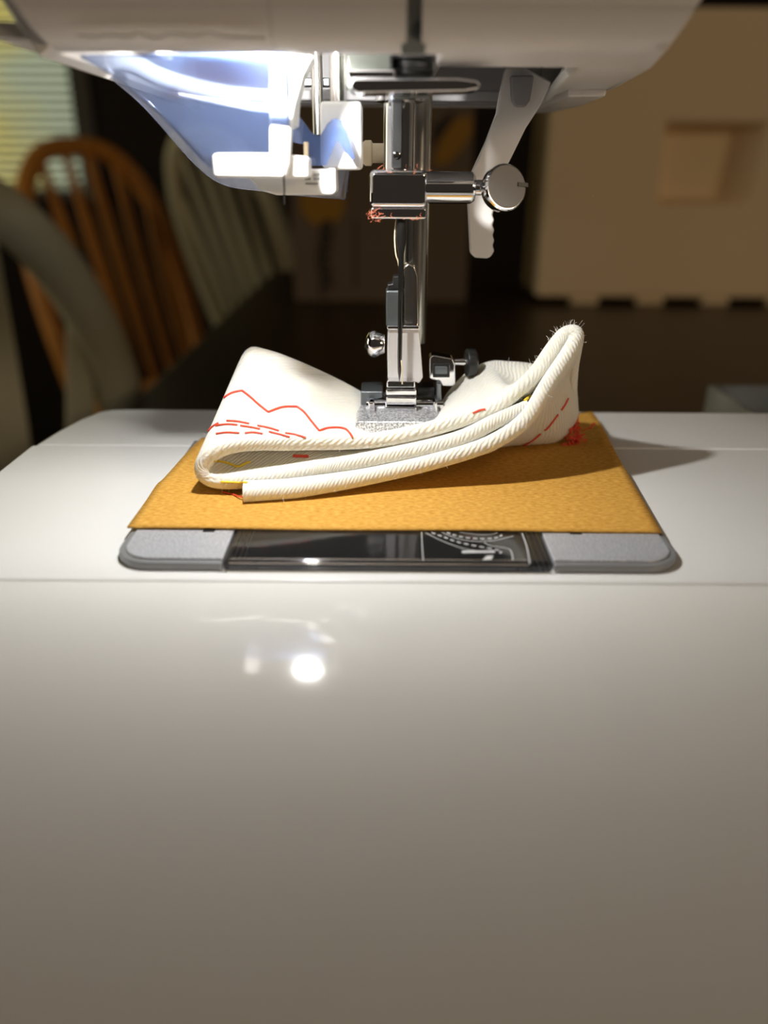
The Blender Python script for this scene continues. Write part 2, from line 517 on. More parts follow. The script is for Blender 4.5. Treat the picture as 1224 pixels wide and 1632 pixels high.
# pale tray on the right, behind the bed
tcor = at(1128, 613, 300)
tr = empty('plastic_tray', (tcor.x + 90, 255, TZ))
tag(tr, 'pale translucent plastic tray at the right edge behind the machine bed', 'tray')
tb_ = B()
x0, x1, y0, y1, z1 = tcor.x, tcor.x + 160, 212.0, 300.0, tcor.z
o1 = [(x0, y0), (x1, y0), (x1, y1), (x0, y1)]
i1 = [(x0 + 2.5, y0 + 2.5), (x1 - 2.5, y0 + 2.5), (x1 - 2.5, y1 - 2.5), (x0 + 2.5, y1 - 2.5)]
vs = [(x, y, TZ) for x, y in o1] + [(x, y, z1) for x, y in o1] + [(x, y, z1) for x, y in i1] + [(x0 + 9, y0 + 9, z1 - 16), (x1 - 9, y0 + 9, z1 - 16), (x1 - 9, y1 - 9, z1 - 16), (x0 + 9, y1 - 9, z1 - 16)]
fs = [(3, 2, 1, 0)]
for i in range(4):
    j = (i + 1) % 4
    fs += [(i, j, 4 + j, 4 + i), (4 + i, 4 + j, 8 + j, 8 + i), (8 + i, 8 + j, 12 + j, 12 + i)]
fs.append((12, 13, 14, 15))
tb_.add(vs, fs).build('tray_body', M_tray, tr, .8, 3)
B().box((x0 - 1.5, y0 - 1.5, z1 - 6), (x1 + 1.5, y0, z1 - 1)).build('rim', M_tray, tr, .6)

# ------------------------------------------------------------------ sewing machine
sm = empty('sewing_machine', (60, 120, TZ))
tag(sm, 'white sewing machine seen close up at its needle, with its lamp lit', 'sewing machine')
XR = 262.0
# bed
def outline_prism(name, pts, z0, z1, material, parent, bev, seg=3):
    return B().prism([(x, y, z0) for x, y in pts], (0, 0, z1 - z0)).build(name, material, parent, bev, seg)
bed = B().prism([(-79.6, 104.0, TZ), (XR, 104.0, TZ), (XR, 165.8, TZ), (-79.6, 165.8, TZ)], (0, 0, -TZ)).build('bed', M_bed, sm)
PX0, PX1, PY0, PZ = -42.7, 47.2, 107.0, 1.7
CX0, CX1 = -25.2, 26.6
apply_boolean(bed, B().box((CX0 + .02, PY0 + .1, -2.6), (CX1 - .02, 150, 5)))
bevel(bed, 0.7, 3, 30); smooth(bed.data, None)
outline_prism('bed_rear', [(-79.6, 166.05), (XR, 166.05), (XR, 196), (-64, 196), (-70, 195.6), (-73.6, 193.6), (-76.2, 187), (-78.3, 177)], TZ, -0.12, M_bed, sm, 1.6, 4)
# glossy front cover, rolling over towards the user
prof = crom([(0, 103.35, -3), (0, 103.3, -0.5), (0, 102.7, -0.05), (0, 95, -1.15), (0, 85, -3.4), (0, 75, -6.0), (0, 65, -8.7), (0, 57, -10.9), (0, 50, -13.0), (0, 45, -14.9), (0, 40.5, -17.8), (0, 37.5, -22.5), (0, 36.3, -33), (0, 35.5, -54), (0, 35, TZ)], 8)
b = B(); n = len(prof)
xs = [-79.6, XR]
vs = [(x, p.y, p.z) for x in xs for p in prof] + [(x, 103.35, TZ) for x in xs]
fs = [(i, i + 1, n + i + 1, n + i) for i in range(n - 1)]
fs += [tuple(range(n)) + (2 * n,), tuple(n + i for i in range(n)) + (2 * n + 1,), (0, n, 2 * n + 1, 2 * n), (n - 1, 2 * n - 1, 2 * n + 1, 2 * n)]
b.add(vs, fs).build('front_cover', M_front, sm, ang=30)

# needle plate wings and clear bobbin cover
def wing(x_in, x_out, name):
    s = 1 if x_out > x_in else -1
    def outline(r, d):
        xo = x_out - s * d
        pts = [(x_in, PY0 + d)]
        for i in range(9):
            t = math.pi / 2 * i / 8
            pts.append((xo - s * r + s * r * math.sin(t), PY0 + d + r - r * math.cos(t)))
        pts += [(xo, 166), (x_in, 166)]
        return pts
    base = B().prism([(x, y, 0.02) for x, y in outline(6, 0)], (0, 0, PZ - .35)).build(name, M_edge, sm, .25)
    B().prism([(x, y, PZ - .4) for x, y in outline(5, 1.1)], (0, 0, .4)).build('silver_face', M_silver, base, .3)
    return base
wl = wing(CX0, PX0, 'needle_plate_wing'); wr = wing(CX1, PX1, 'needle_plate_wing')
p = at_z(333, 846, PZ)
B().box((p.x - 1.0, p.y - .5, PZ - .1), (p.x + 1.0, p.y + 4, PZ + .12)).build('notch', M_black, wl, .2)
p = at_z(918, 851, PZ)
B().box((p.x - 1.0, p.y - .2, PZ - .1), (p.x + 1.0, p.y + 4, PZ + .12)).build('notch', M_black, wr, .2)
cov = B().box((CX0 + .08, PY0 + .2, -.4), (CX1 - .08, 140, PZ)).build('bobbin_cover', M_clear, sm, .8, 3)
B().cyl((CX0 + 1, PY0 + .9, .5), (CX1 - 4, PY0 + .9, .5), .55, n=16).build('front_bead', M_clear_g, cov)
B().cyl((CX0 + 1, PY0 + 2.0, .9), (CX1 - 4, PY0 + 2.0, .9), .35, n=14).build('front_bead', M_clear_g, cov)
# lettering of the clear cover
prn = B()
def stroke(pts, w=.14, dash=None):
    P = [at_z(x, y, PZ + .02) for x, y in pts]
    P = crom(P, 5) if len(P) > 2 else P
    if dash:
        tot = 0; segs = []; cur = []
        L = [0]
        for i in range(1, len(P)): L.append(L[-1] + (P[i] - P[i-1]).length)
        def pt(d):
            for i in range(1, len(P)):
                if L[i] >= d:
                    t = (d - L[i-1]) / max(L[i] - L[i-1], 1e-6)
                    return P[i-1].lerp(P[i], t)
            return P[-1]
        d = 0
        while d < L[-1] - dash * .4:
            segs.append([pt(d), pt(min(d + dash * .6, L[-1]))]); d += dash
    else:
        segs = [P]
    for sg in segs:
        vs = []; fs = []
        for i, p_ in enumerate(sg):
            t = (sg[min(i+1, len(sg)-1)] - sg[max(i-1, 0)]); t.z = 0; t.normalize()
            nrm = Vector((-t.y, t.x, 0)) * w * .62
            vs += [p_ + nrm, p_ - nrm]
        m_ = len(sg)
        top = [v + Vector((0, 0, .03)) for v in vs]
        allv = vs + top; o_ = len(vs)
        for i in range(m_ - 1):
            fs += [(o_+2*i, o_+2*i+1, o_+2*i+3, o_+2*i+2)]
        prn.add(allv, fs)
def cz(x, y): return (640 + x / 4.708, 830 + y / 4.71)
stroke([cz(150, 85), cz(155, 200), cz(163, 300)], .10)
stroke([cz(905, 95), cz(940, 200), cz(962, 325)], .16)
stroke([cz(180, 90), cz(300, 150), cz(450, 205), cz(560, 225), cz(680, 235)], .12)
stroke([cz(225, 90), cz(310, 120), cz(420, 160), cz(560, 190), cz(700, 215), cz(755, 235), cz(700, 255)], .26, 1.3)
stroke([cz(305, 88), cz(420, 135), cz(560, 155), cz(700, 148), cz(840, 115)], .12)
stroke([cz(340, 88), cz(430, 118), cz(560, 135), cz(680, 133), cz(745, 115), cz(755, 92)], .26, 1.2)
stroke([cz(430, 85), cz(560, 104), cz(660, 105), cz(720, 90)], .10)
stroke([cz(620, 165), cz(680, 190), cz(810, 215), cz(835, 295)], .13)
for poly in ([cz(450, 225), cz(600, 222), cz(700, 222), cz(700, 240), cz(560, 240), cz(455, 242)], [cz(640, 262), cz(690, 260), cz(675, 290), cz(605, 295)]):
    P = [at_z(x, y, PZ + .05) for x, y in poly]
    prn.add(P, [tuple(range(len(P)))])
prn.build('printed_guide', M_print, cov)
wellb = B().box((CX0 + .2, PY0 + .3, -2.5), (CX1 - .2, 149.8, -1.5)).build('bobbin_well', M_well, sm)
B().lathe((0, 133, -1.5), (0, 0, 1), [(0, 19.5), (.5, 19.3), (.5, 16.6), (0, 16.4)], 48, False).build('bobbin_case', M_black, wellb)

# ---- head: front panels with a rounded lower lip
HZ = 72.0
def lip_panel(name, xa_b, xa_t, xb_b, xb_t, ytop=116.5, zt=150.0, material=M_head):
    pr = crom([(0, ytop, zt), (0, 117.6, 84), (0, 118, 77.2), (0, 118.4, 75.2), (0, 119.6, 73.3), (0, 121.4, 72.2), (0, 123.6, 71.9)], 6)
    inner = [Vector((0, 123.6, 74.2)), Vector((0, 121.2, 76)), Vector((0, ytop + 3, zt))]
    loop = pr + inner
    def X(b_, t_, z_): return b_ + (t_ - b_) * (z_ - HZ) / (zt - HZ)
    n = len(loop)
    vs = [(X(xa_b, xa_t, p.z), p.y, p.z) for p in loop] + [(X(xb_b, xb_t, p.z), p.y, p.z) for p in loop]
    fs = [((i+1) % n, i, i+n, (i+1) % n + n) for i in range(n)] + [tuple(range(n)), tuple(range(2*n-1, n-1, -1))]
    return B().add(vs, fs).build(name, material, sm, .35, 2)
# x of the seams at the face
xl_b = at(72, 78, 119).x; xl_t = xl_b - 46
xs1 = at(430, 40, 118).x
xs2 = at(648, 40, 118).x
xs3 = at(673, 40, 118).x
xr_b = at(1068, 62, 119).x; xr_t = xr_b + 42
face = lip_panel('face_cover', xl_b, xl_t, xs1 - .04, xs1 - .04)
mid = lip_panel('front_panel', xs1 + .04, xs1 + .04, xs2, xs2)
rgt = lip_panel('front_panel', xs3, xs3, xr_b, xr_t)
# pale wavy tube standing in for light glowing above the face cover's lip
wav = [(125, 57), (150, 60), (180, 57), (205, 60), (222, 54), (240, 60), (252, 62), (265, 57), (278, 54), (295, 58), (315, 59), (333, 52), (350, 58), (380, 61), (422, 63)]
B().tube(crom([at(x, y, 118.05) for x, y in wav], 4), .3, 8).build('glow_line', M_white, face)
# thread slot
slot = B().box((xs2 - .6, 120.2, 71.5), (xs3 + .6, 121.6, 150)).build('thread_slot_plate', M_slot, sm, .2)
p = at(666, 47, 120.2)
B().lathe(p, (0, -1, 0), [(0, .9), (.5, .9), (.6, .7)], 16).build('rivet', M_dsteel, slot)
# sides, rear, top and the arm towards the right
def skin(name, quad, th, material=M_head, parent=sm, bev=.4):
    q = [Vector(p) for p in quad]
    nrm = (q[1] - q[0]).cross(q[2] - q[0]).normalized() * th
    return B().prism(q, nrm).build(name, material, parent, bev)
yb = 228.0
zt = 150.0
skin('side_panel', [(xl_b, 121, HZ), (xl_t, 119, zt), (xl_t, yb, zt), (xl_b - 3, yb, HZ)], 2)
rear = skin('rear_panel', [(xl_b - 3, yb, HZ), (xl_t, yb, zt), (xr_t, yb, zt), (43, yb, HZ)], 2)
B().box((xl_t - 2, 116, zt), (XR, yb + 2, zt + 3)).build('top_cover', M_head, sm, 1.2)
# right flank of the head, curving into the arm
fl = B()
fp = [(xr_b, 120), (41.5, 140), (44.8, 172), (46, 200), (43, 228)]
vs = []; fs = []
for i, (x, y) in enumerate(fp):
    vs += [(x, y, HZ), (x + 42, y if i else 117, zt), (x + 40, y if i else 117, zt), (x - 1.6, y, HZ)]
for i in range(len(fp) - 1):
    for k2 in range(4):
        fs.append((i*4+k2, i*4+(k2+1) % 4, (i+1)*4+(k2+1) % 4, (i+1)*4+k2))
fs += [(0, 1, 2, 3), tuple(len(vs) - 4 + i for i in (3, 2, 1, 0))]
fl.add(vs, fs).build('flank_panel', M_head, sm, .5)
B().box((xr_t - 4, 116.5, zt - 46), (XR, yb, zt)).build('arm', M_head, sm, 4, 4)
B().box((XR - 62, 104, 0.0), (XR, yb, zt)).build('pillar', M_head, sm, 5, 4)
# underside: a plate with the opening for needle and presser bar
und = B()
und.prism([(7.6, 123.4, HZ), (xr_b - .5, 122, HZ), (40.9, 139, HZ), (7.6, 139, HZ)], (0, 0, 2))
i_f = at(905, 96, 139); i_b = at(852, 164, 222)
und.prism([(28.6, 139, HZ), (40.9, 139, HZ), (44.4, 172, HZ), (45.5, 200, HZ), (42.8, 227.5, HZ), (36, 227.5, HZ), (35, 190, HZ)], (0, 0, 2))
und.build('underside_plate', M_head, sm, .5)
# raised rim of the opening and a second, lower step at the rear right
B().tube([(28.8, 139.2, HZ - .1), (31.4, 162, HZ - .1), (35, 190, HZ - .1), (36, 222, HZ - .1)], .9, 8).build('opening_rim', M_white, sm)
B().prism([(36.2, 176, HZ - 1.4), (43.4, 174, HZ - 1.4), (44.8, 200, HZ - 1.4), (42.4, 226, HZ - 1.4), (36.5, 226, HZ - 1.4)], (0, 0, 1.6)).build('underside_step', M_head, sm, .5)
B().box((-42, 124.5, 96), (46, 227, 98)).build('cavity_ceiling', M_grey, sm)
rib = B().box((7.6, 138.4, HZ + 1.5), (9.2, 226, 96)).build('cavity_wall', M_grey, sm)
B().box((9.2, 140, HZ + 12), (36, 224, HZ + 13.5)).build('cavity_floor', M_grey, sm)
B().box((-44, 205, HZ - 1), (36, 209, HZ + 14)).build('cross_rib', M_grey, sm, .6)
# left flange of the face cover
fq = [at(64, 66, 121.5), at(-14, 61, 123.0), at(60, 86, 135), at(160, 120, 160), at(200, 131, 174), at(215, 131, 174), at(150, 100, 140)]
B().prism([(p.x, p.y, p.z) for p in fq], (0, 0.6, 2.2)).build('side_flange', M_head, sm, .4)

# ---- lamp: a small LED behind the front lip
LED = Vector((-18.5, 126.0, 78.5))
lamp = B().lathe(LED + Vector((0, 0, 5.5)), (0, 0, -1), [(0, 5), (3.5, 5), (4.5, 4.2)], 24).build('lamp_holder', M_white, sm, .3)
B().lathe(LED + Vector((0, 0, 1.2)), (0, 0, -1), [(0, 2.3), (.6, 2.2), (1.0, 1.6), (1.15, .6)], 20).build('led_lens', M_led, lamp)
ld = bpy.data.lights.new('lamp_light', 'POINT'); ld.shadow_soft_size = 1.8 * S; ld.energy = 0.31
ld.color = (1.0, 0.985, 0.95)
lo = bpy.data.objects.new('lamp_light', ld); COL.objects.link(lo); lo.location = W(LED + Vector((0, 0, -2.2)))
lo.parent = lamp

B().box((-34.5, 123.8, 72.5), (-33, 138, 95.8)).build('added_baffle', M_head, sm, .3)  # wall added to keep the lamp's light off the side flange
B().box((-11.6, 123.8, 73.4), (-10.8, 134, 95.8)).build('added_baffle', M_head, sm, .3)  # second added wall, shades the thread guide from the lamp
# ---- clear finger guard: two thin bent sheets
def sheet(name, poly, yfun, material, parent, th=.3, sub=14):
    """thin sheet whose outline is filled by a fan of strips between its upper and lower edge"""
    up, lo_ = poly
    U = crom([(x, y, 0) for x, y in up], 8); L = crom([(x, y, 0) for x, y in lo_], 8)
    def res(C, n):
        d = [0]
        for i in range(1, len(C)): d.append(d[-1] + (C[i] - C[i-1]).length)
        out = []
        for k in range(n):
            t = d[-1] * k / (n - 1)
            i = next((i for i in range(1, len(C)) if d[i] >= t - 1e-9), len(C) - 1)
            out.append(C[i-1].lerp(C[i], (t - d[i-1]) / max(d[i] - d[i-1], 1e-9)))
        return out
    n = 40
    U, L = res(U, n), res(L, n)
    vs = []; fs = []
    for j in range(sub + 1):
        for i in range(n):
            q = U[i].lerp(L[i], j / sub)
            vs.append(at(q.x, q.y, yfun(q.x, q.y)))
    for j in range(sub):
        for i in range(n - 1):
            fs.append((j*n+i, j*n+i+1, (j+1)*n+i+1, (j+1)*n+i))
    o = B().add(vs, fs).build(name, material, parent)
    smooth(o.data, None)
    md = o.modifiers.new('thick', 'SOLIDIFY'); md.thickness = th * S; md.offset = 0
    return o
guard = sheet('finger_guard', ([(128, 88), (280, 86), (462, 86)], [(130, 92), (190, 128), (262, 190), (345, 275), (400, 270), (462, 262)]),
      lambda x, y: 128.5 + (y - 86) * 0.05 + 2.2 * math.sin((x - 120) / 160.0) * min(1, (y - 80) / 80), M_film, sm)
sheet('outer_sheet', ([(140, 96), (236, 160), (348, 272), (440, 275), (560, 268)], [(142, 99), (225, 166), (332, 281), (420, 305), (552, 318)]),
      lambda x, y: 150 + (y - 86) * 0.04, M_film2, guard)
# white strips added behind the guard to imitate reflection streaks on it
streakp = crom([at(150, 92, 150), at(205, 98, 150), at(255, 122, 150), at(320, 140, 150), at(380, 149, 150), at(440, 152, 150)], 6)
B().tube(streakp, 1.9, 10, lambda t: 1.0 - .55 * t).build('reflection_strip', M_white, sm)
streakp = crom([at(285, 150, 150), at(340, 160, 150), at(400, 170, 150), at(440, 172, 150)], 5)
B().tube(streakp, .9, 10, lambda t: .35 + .75 * t).build('reflection_strip', M_white, sm)
# ---- needle threader and its white plastic pieces
th = pxpoly(B(), [(429, 84), (500, 88), (484, 118), (470, 168), (464, 205), (461, 262), (455, 284), (429, 284)], 136, 3).build('threader_arm', M_white, sm, .5)
pxpoly(B(), [(485, 88), (500, 88), (484, 118), (473, 160), (471, 200), (461, 205), (464, 168), (474, 118)], 139.2, 6).build('arm_web', M_white, th, .3)
pxpoly(B(), [(336, 246), (345, 243), (432, 243), (492, 250), (492, 285), (340, 283)], 138, 6).build('threader_foot', M_white, th, .6)
sh = pxpoly(B(), [(395, 283), (430, 270), (535, 268), (536, 306), (530, 311), (440, 311), (415, 303)], 146, 7).build('threader_base', M_white, sm, .6)
mk = B()
for (x, y, w_, h_) in ((486, 276, 9, 4), (500, 276, 9, 4), (486, 283, 9, 4), (500, 283, 9, 4), (487, 291, 20, 3)):
    mk.prism([at(x, y, 145.9), at(x + w_, y, 145.9), at(x + w_, y + h_, 145.9), at(x, y + h_, 145.9)], (0, -.1, 0))
mk.build('moulded_marks', M_grey, sh)
blk = pxpoly(B(), [(509, 161), (576, 161), (577, 271), (520, 271), (511, 262)], 148, 7).build('threader_block', M_white, sm, .7, 3)
p0, p1 = at(538, 84, 151), at(538, 165, 151)
B().cyl((p0.x, 151, p0.z + 10), (p0.x, 151, p1.z), 1.38, n=20).build('threader_rod', M_steel, sm)
p0 = at(504, 84, 172)
B().cyl((p0.x, 172, p0.z + 8), (p0.x, 172, at(504, 215, 172).z), 1.15, n=16).build('guide_rod', M_steel, sm)
B().box((at(478, 126, 174).x, 173.2, at(478, 138, 174).z), (at(526, 126, 174).x, 176, at(478, 124, 174).z)).build('guide_bracket', M_dsteel, sm, .3)
B().box((at(468, 150, 190).x, 190, at(470, 160, 190).z), (at(800, 150, 190).x, 193, at(470, 142, 190).z)).build('rear_bar', M_grey, sm, .4)
pa, pb_ = at(578, 244, 160), at(622, 244, 160)
B().lathe(pa, (1, 0, 0), [(0, 1.8), (.5, 2.2), (1.6, 2.2), (1.9, 1.7), (6, 1.7)], 20).build('threader_pin', M_thread, sm)
wpoly = [(462, 180), (469, 175), (484, 194), (496, 211), (510, 217), (522, 197), (530, 190), (537, 189), (544, 193), (553, 214), (566, 251), (562, 255), (553, 246), (541, 226), (536, 224), (531, 236), (520, 264), (492, 264), (490, 231), (464, 226), (458, 208)]
pxpoly(B(), wpoly, 145.5, .35).build('guard_tip', M_film, guard)
pxpoly(B(), [(484, 226), (491, 226), (491, 264), (484, 264)], 144.5, 1).build('hook_plate', M_thread, th, .1)
B().tube([at(455, 245, 135), at(452, 275, 135), at(453, 300, 135), at(453, 326, 135)], .17, 6).build('threader_hook', M_steel, th)

# ---- needle bar, clamp, screw, needle
NY = 156.0
nbx = at(636, 250, NY).x
nb = B().cyl((nbx, NY, 50), (nbx, NY, 95), 2.9, n=32).build('needle_bar', M_chrome, sm)
p = at(632, 250, NY - 3)
B().box((p.x - .9, NY - 3.05, at(632, 268, NY - 3).z), (p.x + .95, NY - 2.4, at(632, 158, NY - 3).z)).build('bar_slot', M_black, nb, .2)
B().lathe((p.x, NY - 3.0, at(636, 247, NY - 3).z), (0, -1, 0), [(0, .7), (.35, .6), (.5, .2)], 12).build('slot_screw', M_chrome, nb)
ca, cb_ = at(588, 270, NY - 4), at(681, 332, NY - 4)
clamp = B().box((ca.x, NY - 4, cb_.z), (cb_.x, NY + 5, ca.z)).build('needle_clamp', M_chrome, sm, 1.1, 4)
cl, cl2 = at(591, 333, NY - 2), at(679, 349, NY - 2)
B().box((cl.x, NY - 3.4, cl2.z), (cl2.x, NY + 4, cl.z + .4)).build('clamp_lip', M_chrome, clamp, .5, 3)
s0 = at(679, 299, NY - 1); s1 = at(757, 299, NY - 1)
B().lathe((s0.x - 1, s0.y, s0.z), (1, 0, 0), [(0, 2.75), (s1.x - s0.x + .4, 2.75), (s1.x - s0.x + 1, 2.3)], 28).build('clamp_barrel', M_chrome, clamp, .25)
k0 = at(803, 300, NY - 3.4)
B().cyl((s1.x - .3, s1.y, s1.z), (k0.x - .5, NY - .5, s1.z), 1.35, n=18).build('screw_neck', M_chrome, clamp)
ax = Vector((.30, -.86, .22)).normalized()
knob = B().lathe(k0 - ax * 2.2, ax, [(0, 2.2), (.2, 3.6), (1.2, 4.05), (2.9, 4.05), (3.3, 3.8), (3.35, 0.02)], 40, False).build('clamp_screw_knob', M_chrome, clamp, 0, ang=30)
B().lathe(k0 + ax * 1.1, ax, [(0, 3.7), (.12, 3.65)], 40).build('knob_face', M_kface, clamp)
kf = k0 + ax * 1.15
rt = Vector((1, 0, 0)) - ax * ax.x; rt.normalize(); upv = rt.cross(ax)
cc = kf + rt * 3.2 + upv * -.0 + Vector((0, 0, .6))
B().add([cc + rt * a_ + upv * b_ + ax * c_ for a_, b_, c_ in ((-1.0,-.35,-.8),(1.0,-.35,-.8),(1.0,.35,-.8),(-1.0,.35,-.8),(-1.0,-.35,.12),(1.0,-.35,.12),(1.0,.35,.12),(-1.0,.35,.12))],
        [(0,3,2,1),(4,5,6,7),(0,1,5,4),(1,2,6,5),(2,3,7,6),(3,0,4,7)]).build('knob_slot', M_black, clamp)
ndx = at(638, 500, NY - 1.5).x
nz0, nz1 = at(638, 348, NY - 1.5).z, at(638, 608, NY - 1.5).z
needle = B().lathe((ndx, NY - 1.5, nz0 + 3), (0, 0, -1), [(0, 1.0), (6.5, 1.0), (9.5, .5), (nz0 - nz1 - 2, .46), (nz0 - nz1 + 1, .36), (nz0 - nz1 + 3, .05)], 14).build('needle', M_needle, sm)
B().box((ndx - .14, NY - 2.02, nz1 + 3.0), (ndx + .14, NY - 1.9, nz1 + 4.6)).build('needle_eye', M_black, needle)
B().tube(crom([at(632, 346, NY - 1), at(629, 375, NY - 1), at(631, 405, NY - 1), at(636, 425, NY - .8), at(638, 480, NY - .8), at(638, 560, NY - .9), at(640, 578, NY - 2.1), at(641, 590, NY - 2.2), at(641, 612, NY - 1.5)], 5), .14, 6).build('upper_thread', M_thread, sm)
# lint on the clamp
lint = B()
for i in range(46):
    c = at(random.uniform(586, 606), random.uniform(335, 354), NY - 4 + random.uniform(-.6, .6)) if i < 30 else at(random.uniform(600, 680), random.choice([270, 345]) + random.uniform(-3, 3), NY - 4)
    d = Vector((random.uniform(-1, 1), random.uniform(-1, 1), random.uniform(-1, 1)))
    lint.tube([c, c + d * .5, c + d * .7 + Vector((.4, 0, .2))], .035, 4)
lo2 = lint.build('lint', M_lint, clamp); lo2['kind'] = 'stuff'
# ---- presser bar with ankle and snap-on foot
PY = 165.0
pbx = at(663, 300, PY).x
pbar = B().cyl((pbx, PY, at(663, 545, PY).z), (pbx, PY, 95), 2.75, n=32).build('presser_bar', M_steel, sm)
FYc = 160.5
ank = pxpoly(B(), [(619, 523), (668, 523), (671, 560), (674, 602), (668, 612), (648, 603), (618, 606), (617, 560)], FYc - 3, 7).build('presser_ankle', M_satin, sm, .35)
pxpoly(B(), [(616, 519), (669, 519), (668, 526), (617, 526)], FYc - 3.6, 6).build('ankle_rim', M_chrome, ank, .3)
pxpoly(B(), [(615, 463), (640, 463), (640, 521), (615, 521)], FYc - 1.5, 5).build('ankle_block', M_dsteel, ank, .4)
pxpoly(B(), [(643, 425), (650, 419), (662, 424), (667, 440), (668, 521), (643, 521)], FYc - 1.2, 5).build('ankle_shell', M_steel, ank, .5)
pxpoly(B(), [(617, 462), (618, 453), (625, 452), (627, 440), (638, 440), (640, 462)], FYc - 1, 3.5).build('ankle_lever', M_black, ank, .3)
c = at(613, 548, FYc - .5)
B().lathe(c, (-1, 0, 0), [(0, 1.9), (2.0, 2.75), (2.6, 2.7), (3.3, 2.3), (3.8, 1.5), (4.0, .05)], 24, False).build('ankle_screw', M_chrome, ank)
B().box((c.x - 4.02, c.y - 2.3, c.z - .4), (c.x - 2.9, c.y + 2.3, c.z + .3)).build('screw_slot', M_black, ank)
foot = pxpoly(B(), [(565, 676), (572, 672), (704, 672), (708, 690), (567, 694)], 146.5, 22).build('presser_foot', M_sole, sm, .5)
# stepped shank in front
for i, (ya, yb2, w0, w1, dy) in enumerate(((607, 619, 616, 662, 0), (620, 631, 615, 664, -.5), (632, 646, 615, 664, -.9), (648, 666, 614, 664, -1.2), (667, 676, 616, 662, -.8))):
    pxpoly(B(), [(w0, ya), (w1, ya + 1), (w1, yb2), (w0, yb2)], 154.5 + dy, 5 - dy).build('shank_step', M_chrome, foot, .35)
for (x0_, x1_) in ((587, 597), (690, 697)):
    pxpoly(B(), [(x0_, 641), (x1_, 641), (x1_, 676), (x0_, 676)], 153, 6).build('foot_bracket', M_chrome, foot, .4)
B().cyl(at(584, 645, 157), at(706, 645, 157), 1.1, n=16).build('foot_pin', M_chrome, foot)
pxpoly(B(), [(575, 624), (610, 624), (610, 634), (592, 640), (588, 674), (575, 674)], 158, 8).build('foot_rear', M_dsteel, foot, .3)
pxpoly(B(), [(696, 612), (703, 612), (705, 674), (696, 674)], 158, 5).build('foot_bracket', M_dsteel, foot, .3)
pxpoly(B(), [(664, 618), (694, 618), (694, 632), (664, 632)], 160, 5).build('foot_rear', M_black, foot, .3)
# snap lever on the right of the ankle, with its black knob
fr_o = [(684, 567), (726, 567), (726, 616), (705, 616), (703, 611), (684, 604)]
lev = pxpoly(B(), [(684, 572), (690, 566), (722, 572), (726, 582), (726, 612), (722, 616), (704, 616), (701, 609), (684, 604)], 160, 4).build('snap_lever', M_chrome, ank, .5)
pxpoly(B(), [(690, 580), (717, 580), (717, 602), (690, 602)], 159.7, 1).build('lever_window', M_black, ank, .2)
pxpoly(B(), [(693, 584), (713, 584), (713, 597), (693, 597)], 159.4, 1).build('lever_button', M_dsteel, ank, .3)
B().cyl(at(724, 577, 162), at(745, 577, 162), .7, n=12).build('lever_pin', M_chrome, ank)
kp = at(741, 578, 162)
B().lathe(kp, (1, .12, 0), [(0, 2.0), (.3, 2.9), (2.0, 2.9), (2.4, 2.3)], 24).build('lever_knob', M_black, ank, .2)
# ---- thread guide plates under the head
tg = pxpoly(B(), [(552, 84), (553, 78), (626, 80), (626, 146), (562, 146), (553, 140)], 134, 8).build('thread_guide', M_guide, sm, .5)
pxpoly(B(), [(553, 110), (630, 110), (630, 126), (556, 126)], 133.6, 5).build('guide_step', M_chrome, tg, .3)
pxpoly(B(), [(559, 130), (566, 124), (730, 124), (760, 128), (766, 134), (764, 141), (740, 145), (570, 148), (560, 143)], 132.5, 7).build('guide_bar', M_chrome, tg, .7, 3)
gc = at(652, 106, 140)
B().lathe(gc + Vector((0, 0, 1.4)), (0, 0, -1), [(0, 3.6), (.7, 3.9), (.9, 3.4), (1.9, 3.4), (2.1, 3.9), (2.8, 3.6)], 28).build('guide_collar', M_black, tg)
B().box((at(626, 90, 142).x, 142, at(626, 150, 142).z), (at(690, 90, 142).x, 150, HZ + 12)).build('guide_body', M_guide, tg, .4)
p = at(632, 152, NY)
B().lathe((nbx, NY, at(632, 165, NY).z), (0, 0, 1), [(0, 3.4), (.3, 4.4), (1.6, 4.4), (1.9, 3.6)], 28).build('bar_bushing', M_chrome, sm)
# ---- buttonhole lever
lp = [(806, 108), (838, 108), (880, 130), (862, 168), (838, 205), (812, 258), (793, 285), (786, 320)]
lp += [(786 + (2.2 if i % 2 else -1.2), 326 + i * 8.2) for i in range(10)]
lp += [(782, 410), (776, 412), (757, 411), (750, 404), (747, 340), (745, 300), (752, 275), (775, 225), (792, 180), (797, 150)]
lever = pxpoly(B(), lp, 172, 2.6).build('buttonhole_lever', M_lever, sm, .4)
pxpoly(B(), [(814, 120), (852, 120), (845, 160), (838, 170), (822, 170), (816, 160)], 170, 2).build('lever_clip', M_grey, lever, .4)

